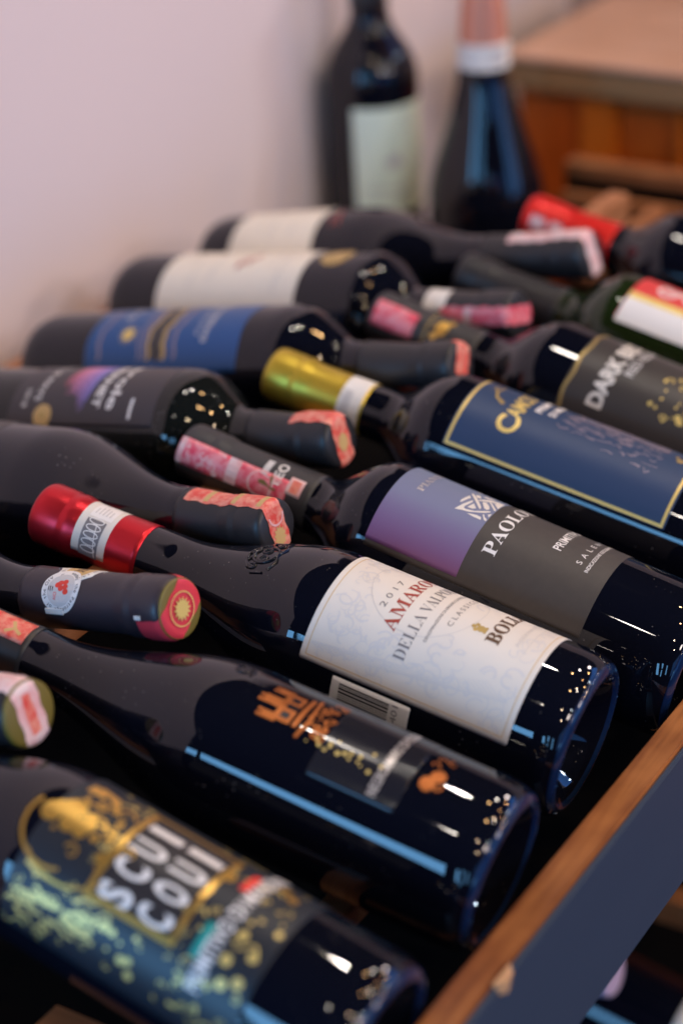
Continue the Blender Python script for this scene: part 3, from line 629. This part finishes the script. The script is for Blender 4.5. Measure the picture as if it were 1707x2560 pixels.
# charcoal label with bold pale capitals
b = Bottle((-9.8, 179.9, .4), (-.9786, .01, .2054), 38.1, 283, 'bordeaux', 164, 204, 'wine_bottle', 'bottle with brownish black label in bold pale capitals and bronze edging', cap='grey_foil', cap_v=212, head=15)
lb = b.sheet('label', 'dark_label', -76, 84, 30, 147.5, corner=2, lift=.16)
A = Art().stroke([(R(a)*38, 145.6 + .6*sin(a*.2)) for a in range(-74, 80, 4)], 1.8); A.wrap('border', 'gold_dull', b, lb, lift=.28)
Art().text('DARK BEST', -9, 122.6, 8.8, 62, bold=.035).wrap('lettering', 'cream', b, lb, lift=.3)
Art().text('RED BLEND', 4, 114.6, 5.2, 40, bold=.01).wrap('lettering', 'greyprint', b, lb, lift=.3)
A = Art()
for k in range(26): A.disc(rnd.uniform(-36, 2), rnd.uniform(64, 106), rnd.uniform(.6, 2.0), 9, rnd.uniform(.5, 1))
for k in range(10): A.curl(rnd.uniform(-34, 0), rnd.uniform(60, 104), 2.6, rnd.uniform(0, 6), .8, .9)
A.wrap('fleck_print', 'palegold', b, lb, lift=.3)
st = b.sheet('tax_strip', 'strip', -84, -22, 252, 279, parent=b.cap, lift=.2, corner=.4)
A = Art().disc(0, 236, 5.6, 16, .75).disc(-6.5, 239, 2.2, 10).disc(5.5, 232, 2.0, 10); A.wrap('capsule_seal', 'gold', b, b.cap, a0=-30, lift=.2)
A = Art()
for a in range(-100, 60, 8): A.stroke([(R(a)*14.6, 244.5), (R(a+8)*14.6, 244.5)], 1.0)
A.wrap('capsule_ring', 'gold_dull', b, b.cap, lift=.2, Rf=14.6)

# red and white label, green glass
b = Bottle((-8.3, 266.6, -.6), (-.9814, .0206, .1908), 37.5, 276, 'bordeaux', 166, 200, 'wine_bottle', 'green glass bottle with red and white label at the right edge', glass='glass_green', cap='black_foil', cap_v=204, head=15)
lb = b.sheet('label', 'red', -48, 85, 30, 161, corner=2, lift=.16)
Art().rect(-32, 30.5, -14.6, 160.5).wrap('white_panel', 'whiteprint', b, lb, lift=.26)
Art().rect(-14.6, 30.5, -9.5, 160.5).wrap('cream_stripe', 'palegold', b, lb, lift=.26)
A = Art().ring(2, 142, 4.6, 6.6, 30, .8, 5.6).ring(4, 141, 1.6, 3.2, 24, 0, 4.6).ring(2, 122, 4.6, 6.6, 30, 2.2, 7.2).curl(6, 131, 4.5, 0, 1, 1.6).stroke([(-4, 128), (4, 134), (9, 148)], 1.5); A.wrap('script_print', 'whiteprint', b, lb, lift=.28)

# scarlet capsule bottle
b = Bottle((-9.1, 369.4, .4), (-.9799, .0043, .1994), 37.4, 280, 'bordeaux', 172, 212, 'wine_bottle', 'scarlet capsuled dark bottle, farthest lying with its base at the rail', cap='scarlet_foil', cap_v=216, head=15.4)
b.sheet('label', 'dark_label', -70, 85, 40, 150, lift=.16)
Art().rect(-4.2, 262, 4.2, 272).rect(-4.2, 250, 4.2, 258).wrap('capsule_patch', 'pale_pink', b, b.cap, a0=-72, lift=.2)

# ------------------------------------------------------------------ wall row: necks towards the rail
b = Bottle((-485.1, -241.2, 4.9), (.9783, -.0326, .2046), 37.5, 300, 'bordeaux', 195, 234, 'wine_bottle', 'black neck with pink and white paper seal and olive tip at the left edge', cap='black_foil', cap_v=238, head=14.8)
b.sheet('label', 'dark_label', -70, 70, 60, 160)
lathe('wax_disc', [(299.5, 14.2), (300.6, 14.0), (301.2, 12.5), (301.3, .1)], M['olive'], b.cap, 64)
st = b.strip('tax_strip', 'pale_pink', 2, 13.5, 268, lift=.6, wob=.5, tl=1.4)
vs = []
for (x, y) in ((-2.6, 9), (2.4, 9.4), (3.0, 0), (2.2, -9.5), (-2.2, -9), (-2.8, 0)):
    ca, sa = cos(R(2)), sin(R(2)); vs.append(((x*ca - y*sa)*MM, (x*sa + y*ca)*MM, (300 - .4 + 2.1)*MM))
mesh_obj('stripe_print', vs, [(0, 5, 4, 3, 2, 1)], M['strip2'], st)

b = Bottle((-475.4, -149.0, 6.8), (.9769, -.0377, .2103), 37.5, 302, 'burgundy', 118, 212, 'wine_bottle', 'plum black neck wearing round white award sticker with red grapes', cap='plum_foil', cap_v=216, head=14.6, nk=14.1)
b.sheet('label', 'dark_label', -75, 75, 25, 105)
RN = b.rad(243)
gs = b.sheet('gold_sticker', 'white', -56, 22, 231, 259, parent=b.cap, lift=.16, corner=11)
Art().ring(0, 245, 0.01, 7.8, 30).wrap('sticker_disc', 'ochre', b, gs, a0=-17, lift=.24, Rf=RN)
A = Art().rect(-3.4, 242, 3.4, 243).rect(-3.4, 247, 3.4, 248.4)
for u in (-2.6, -.5, 1.6): A.rect(u, 243.2, u+1, 246.8)
A.wrap('temple_print', 'brownink', b, gs, a0=-17, lift=.30, Rf=RN)
Art().ring_text('GRAND INTERNATIONAL WINE TROPHY', 0, 245, 8.7, 1.5, -2.6, -2.6+2*pi*.95).wrap('lettering', 'blackprint', b, gs, a0=-17, lift=.30, Rf=RN)
ws = Art().disc(0, 0, 10.9, 48)
ws = Art().disc(0, 241.8, 11.3, 48); sk = ws.wrap('award_sticker', 'whiteprint', b, b.cap, a0=43, lift=.34, Rf=RN)
Art().disc(0, 241.8, 7.9, 40).wrap('sticker_disc', 'greyprint', b, sk, a0=43, lift=.40, Rf=RN)
A = Art()
for u, v in ((-2.2, 243.6), (.1, 244.3), (2.3, 245.2), (-1.6, 241), (.9, 242), (-.6, 239.6)): A.disc(u, v, 1.35, 12, 1.25)
A.wrap('grape_print', 'bright_red', b, sk, a0=38, lift=.46, Rf=RN)
Art().text('OIV', 2.6, 238.2, 2.0, 3.6).wrap('lettering', 'bright_red', b, sk, a0=46, lift=.46, Rf=RN)
A = Art().ring_text('under the Patronage of the OIV', 0, 241.8, 8.6, 1.9, 2.9, 2.9 - 2*pi*.80)
A.stroke([(-1.2, 235.6), (1.2, 236)], .5).stroke([(-1, 236.9), (1, 237.2)], .5).stroke([(-1, 234.6), (1, 234.8)], .5); A.wrap('lettering', 'blackprint', b, sk, a0=43, lift=.46, Rf=RN)
b.sheet('sticker_tab', 'white', 80, 92, 233, 244, parent=b.cap, lift=.5, corner=.4)
b.sheet('paper_scrap', 'white', 79, 87, 288, 291.5, parent=b.cap, lift=.3, corner=.2)
lathe('olive_disc', [(301.7, 13.7), (302.3, 13.5), (302.5, 12.6), (302.5, .1)], M['olive'], b.cap, 64)
st = b.strip('tax_strip', 'seal_red', 122, 18, 289, lift=.4, over=8, wob=.3, tl=.75)
vs = [(0, 0, .30364)]; n = 28
for k in range(n): t = 2*pi*k/n; r_ = (.0058 if k % 2 else .0036); vs.append((r_*cos(t), r_*sin(t), .30364))
mesh_obj('sunburst_print', vs, [(0, 1+k, 1+(k+1) % n) for k in range(n)], M['palegold'], st)
vs = []; n = 40
for k in range(n+1): t = 2*pi*k/n; vs += [(.0074*cos(t), .0074*sin(t), .30364), (.0080*cos(t), .0080*sin(t), .30364)]
mesh_obj('seal_ring', vs, [(2*k, 2*k+1, 2*k+3, 2*k+2) for k in range(n)], M['palegold'], st)
relief('embossed_crest', 'glass', b, b.glass, [circ(0, 178, 6), circ(2, 178, 3), [(-6, 172), (0, 170), (6, 173)], [(-7, 184), (6, 185)]], 34, .8)

b = Bottle((-485.9, -40.4, 8.5), (.9782, -.092, .181), 38.5, 302, 'burgundy', 150, 242, 'wine_bottle', 'sloping dark bottle with charcoal capsule and red paper strip along its top', cap='black_foil', cap_v=246, head=13.8, nk=14.6)
b.sheet('label', 'dark_label', -75, 20, 30, 120)
st = b.strip('tax_strip', 'strip2', 6, 11.5, 250, lift=.3, wob=.5)
for q in (262, 280, 296): Art().rect(-4.6, q, 4.6, q+3).wrap('pale_band', 'ochre', b, st, a0=6, lift=.42)
vs = []; n = 24
for k in range(n): t = 2*pi*k/n; r_ = .0045 if k % 2 else .0031; vs.append((r_*cos(t) , .005 + r_*sin(t)*1.3, .30212))
vs.append((0, .005, .30212)); mesh_obj('sunburst_print', vs, [(n, k, (k+1) % n) for k in range(n)], M['ochre'], st)
vs = []; n = 20
for k in range(n+1): t = pi + pi*k/n; vs += [(.0044*cos(t), -.006 + .0044*sin(t)*-1, .30212), (.0054*cos(t), -.006 + .0054*sin(t)*-1, .30212)]
mesh_obj('seal_ring', vs, [(2*k, 2*k+1, 2*k+3, 2*k+2) for k in range(n)], M['pale_pink'], st)

b = Bottle((-507.7, 29.4, 3.5), (.9817, -.0038, .1906), 36.9, 299, 'bordeaux', 200, 240, 'wine_bottle', 'bottle with soft black label brushed in pink and blue and bronze medal', glass='glass_olive', cap='black_foil', cap_v=246, head=14.7)
lb = b.sheet('label', 'mer_label', -70, 60, 96, 201, corner=1)
RR = 36.9
A = Art()
for k in range(22):
    v = 130 + k*1.05; u1_ = (10 + 20*(k/21)**.7) + rnd.uniform(-6, 3); A.stroke([(-24 + rnd.uniform(-3, 3), v + 2), (0, v + .5), (u1_*.7, v - .5), (u1_, v - 1.2)], 1.3, .35)
A.wrap('brush_print', 'brush_blend', b, lb, lift=.28)
Art().text('CABERNET', 2, 156.6, 5.2, 52, bold=.03).text('Carole', 4, 167, 6.6, 50, bold=.02).rect(22, 183.4, 34, 185.4).text('VIN DE PAYS', 2, 113.4, 4.2, 44, bold=.01).text('2018', 22, 105, 3.2, 12).wrap('lettering', 'whiteprint', b, lb, lift=.28)
md = Art().disc(0, 122, 6.6, 32).wrap('medal_sticker', 'ochre', b, lb, a0=51, lift=.3)
Art().ring(0, 122, 4.6, 5.2, 30).disc(0, 122, 2.2, 7).wrap('medal_print', 'gold_dull', b, md, a0=51, lift=.38)
st = b.strip('tax_strip', 'strip2', 4, 13, 272, lift=.3, wob=.5)
vs = []; n = 22
for k in range(n): t = 2*pi*k/n; r_ = .0046 if k % 2 else .0036; vs.append((r_*cos(t), .001 + r_*sin(t)*1.2, .29912))
vs.append((0, .001, .29912)); mesh_obj('sunburst_print', vs, [(n, k, (k+1) % n) for k in range(n)], M['ochre'], st)

b = Bottle((-489.4, 125.5, 4.0), (.9782, -.0035, .2076), 37.4, 299, 'bordeaux', 186, 232, 'wine_bottle', 'bottle with royal blue label crossed by wavy gold bands', cap='black_foil', cap_v=238, head=14.2)
lb = b.sheet('label', 'royal_label', -75, 70, 56, 171, corner=1, wob=.5)
wav = lambda v, w_, u_=(-44, 40): [(u, v + 1.1*sin(u*.22) + .5*sin(u*.6)) for u in range(*u_, 2)]
Art().stroke(wav(110, 0), 7.5).wrap('dark_band', 'dark_label', b, lb, lift=.26)
Art().stroke(wav(104.4, 0), 2.4).stroke(wav(116, 0), 3.2).wrap('gold_band', 'gold_dull', b, lb, lift=.32)
Art().stroke(wav(66, 0), 2.2).stroke(wav(97, 0), 1.6).stroke(wav(124, 0), 2.2).stroke(wav(101, 0), 1.4).wrap('bronze_line', 'pinkline', b, lb, lift=.28)
A = Art().disc(21, 86, 4.4, 20)
for k in range(12): A.stroke([(21 + 5*cos(k*pi/6), 86 + 5*sin(k*pi/6)), (21 + 7*cos(k*pi/6), 86 + 7*sin(k*pi/6))], .8, .3)
A.wrap('sun_print', 'palegold', b, lb, lift=.3)
Art().text('Primitivo', 6, 143, 5.4, 44, bold=.015).text('SALENTO', 8, 137, 3.2, 30).text('2019', -4, 76, 6, 26).wrap('lettering', 'greyprint', b, lb, lift=.28)
st = b.strip('tax_strip', 'strip2', 150, 13, 262, lift=.3, wob=.5, over=6)

b = Bottle((-499.7, 228.3, 4.7), (.9818, -.0451, .1843), 37.8, 296, 'bordeaux', 192, 228, 'wine_bottle', 'white labelled bottle with gold medal, red seal running along its neck', cap='black_foil', cap_v=236, head=14.5)
lb = b.sheet('label', 'ivory', -75, 75, 45, 157, corner=1.5)
A = Art().curl(9, 106, 5, 1, 1, 1.8).curl(4, 111, 4, 3, .8, 1.5, -1).disc(12, 104, 2.4, 12).stroke([(16, 103), (8, 108), (-2, 116)], 1.6); A.wrap('crest', 'redink', b, lb, lift=.28)
Art().text('Montepulciano', 2, 138, 4.2, 62).text('RISERVA', 2, 130, 2.6, 30).text('denominazione di origine controllata', 2, 70, 2.2, 60).text('2016', 2, 60, 3, 14).text('Tenuta Vecchia', 0, 84, 3.4, 50).wrap('lettering', 'greyprint', b, lb, lift=.28)
md = Art().disc(0, 175, 11, 36).wrap('medal_sticker', 'gold_dull', b, b.root, a0=3, lift=.24)
Art().ring(0, 175, 7.6, 8.6, 32).disc(0, 175, 4, 8).wrap('medal_print', 'ochre', b, md, a0=3, lift=.32)
b.sheet('neck_patch', 'white', -8, 62, 237, 252, parent=b.cap, lift=.2, corner=.6)
st = b.strip('tax_strip', 'strip', 74, 11, 250, lift=.3, wob=.5)
Art().rect(-4.4, 266, 4.4, 271).wrap('pale_band', 'pale_pink', b, st, a0=74, lift=.42)

b = Bottle((-491.4, 316, 3), (.9768, -.0339, .2116), 37.6, 292, 'burgundy', 124, 212, 'wine_bottle', 'farthest white labelled bottle, white paper strip bent over its neck tip', cap='black_foil', cap_v=218, head=15.3)
lb = b.sheet('label', 'ivory', -75, 75, 31, 101, corner=1.5)
Art().text('CHATEAU', 4, 62, 4, 46).wrap('lettering', 'greyprint', b, lb, lift=.28)
Art().text('grand vin', 4, 52, 3, 34).wrap('lettering', 'greyprint', b, lb, lift=.28)
Art().rect(-20, 80, 26, 80.8).wrap('rule_line', 'greyprint', b, lb, lift=.28)
Art().stroke([(0, 112), (8, 114), (18, 118)], 2.4, 1.2).stroke([(8, 110), (20, 113)], 1.8, .8).wrap('ribbon_print', 'redink', b, b.root, lift=.24)
b.strip('tax_strip', 'pale_pink', 10, 12, 237, lift=.3, wob=.6)

# ------------------------------------------------------------------ bottles standing at the far end of the rack
b = Bottle((-533, 585, -125.2), (0, 0, 1), 36.8, 300, 'bordeaux', 184, 240, 'wine_bottle', 'standing straight sided dark bottle with pale green label by the wall', cap='black_foil', cap_v=246, group='standing bottles', turn=68)
lb = b.sheet('label', 'mint', -64, 70, 84, 172, corner=1.5)
A = Art().disc(-8, 128, 7, 20, .7).stroke([(-14, 122), (-4, 136)], 2).stroke([(6, 150), (14, 164)], 2); A.wrap('vine_print', 'greyprint', b, lb, lift=.28)
Art().text('BIANCO', -12, 104, 4.5, 34).wrap('lettering', 'greyprint', b, lb, lift=.28)
Art().rect(-26, 98, 2, 99).wrap('rule_line', 'greyprint', b, lb, lift=.28)
b = Bottle((-428, 577, -125.2), (0, 0, 1), 45, 318, 'sparkling', 108, 226, 'wine_bottle', 'standing sparkling wine bottle with copper foil and white neck band', cap='copper_foil', cap_v=226, head=15.6, group='standing bottles', turn=30, nk=18.4)
bd = b.sheet('neck_band', 'white', -179, 179, 211, 230, parent=b.cap, lift=1.2, corner=.1)
Art().rect(-2, 214, 10, 227).wrap('band_print', 'greyprint', b, bd, a0=20, lift=1.3)

# ------------------------------------------------------------------ the lower rack glimpsed under the fascia
lk = link(bpy.data.objects.new('wine_rack', None)); lk.location = (-.2, .16, -.46)
tagt(lk, 'lower wine rack of dark brown slats in shadow under the painted front', 'rack')
for lo, hi in (((-.30, .205, -.345), (.03, .222, -.325)), ((-.30, .285, -.345), (.03, .300, -.325)), ((-.30, .02, -.345), (.03, .035, -.325))):
    box('cross_slat', [lo[i]-lk.location[i] for i in range(3)], [hi[i]-lk.location[i] for i in range(3)], M['xslat'], lk)
box('shelf_board', [(-.5, -.3, -.56)[i]-lk.location[i] for i in range(3)], [(.03, .64, -.548)[i]-lk.location[i] for i in range(3)], M['board'], lk)
b = Bottle((-40, 236, -478), (-.985, 0, .17), 37, 300, 'bordeaux', 190, 230, 'wine_bottle', 'white labelled bottle in the lower rack at the bottom right corner', cap='black_foil', cap_v=240, group='bottles in the lower rack')
b.sheet('label', 'white', -80, 80, 10, 66)
b = Bottle((-396, 122, -372), (.985, 0, .17), 37, 300, 'bordeaux', 190, 230, 'wine_bottle', 'lavender tipped bottle lying in shadow below the painted rack front', cap='lavender', cap_v=244, group='bottles in the lower rack')
b.sheet('label', 'lavender', -80, 80, 40, 120)
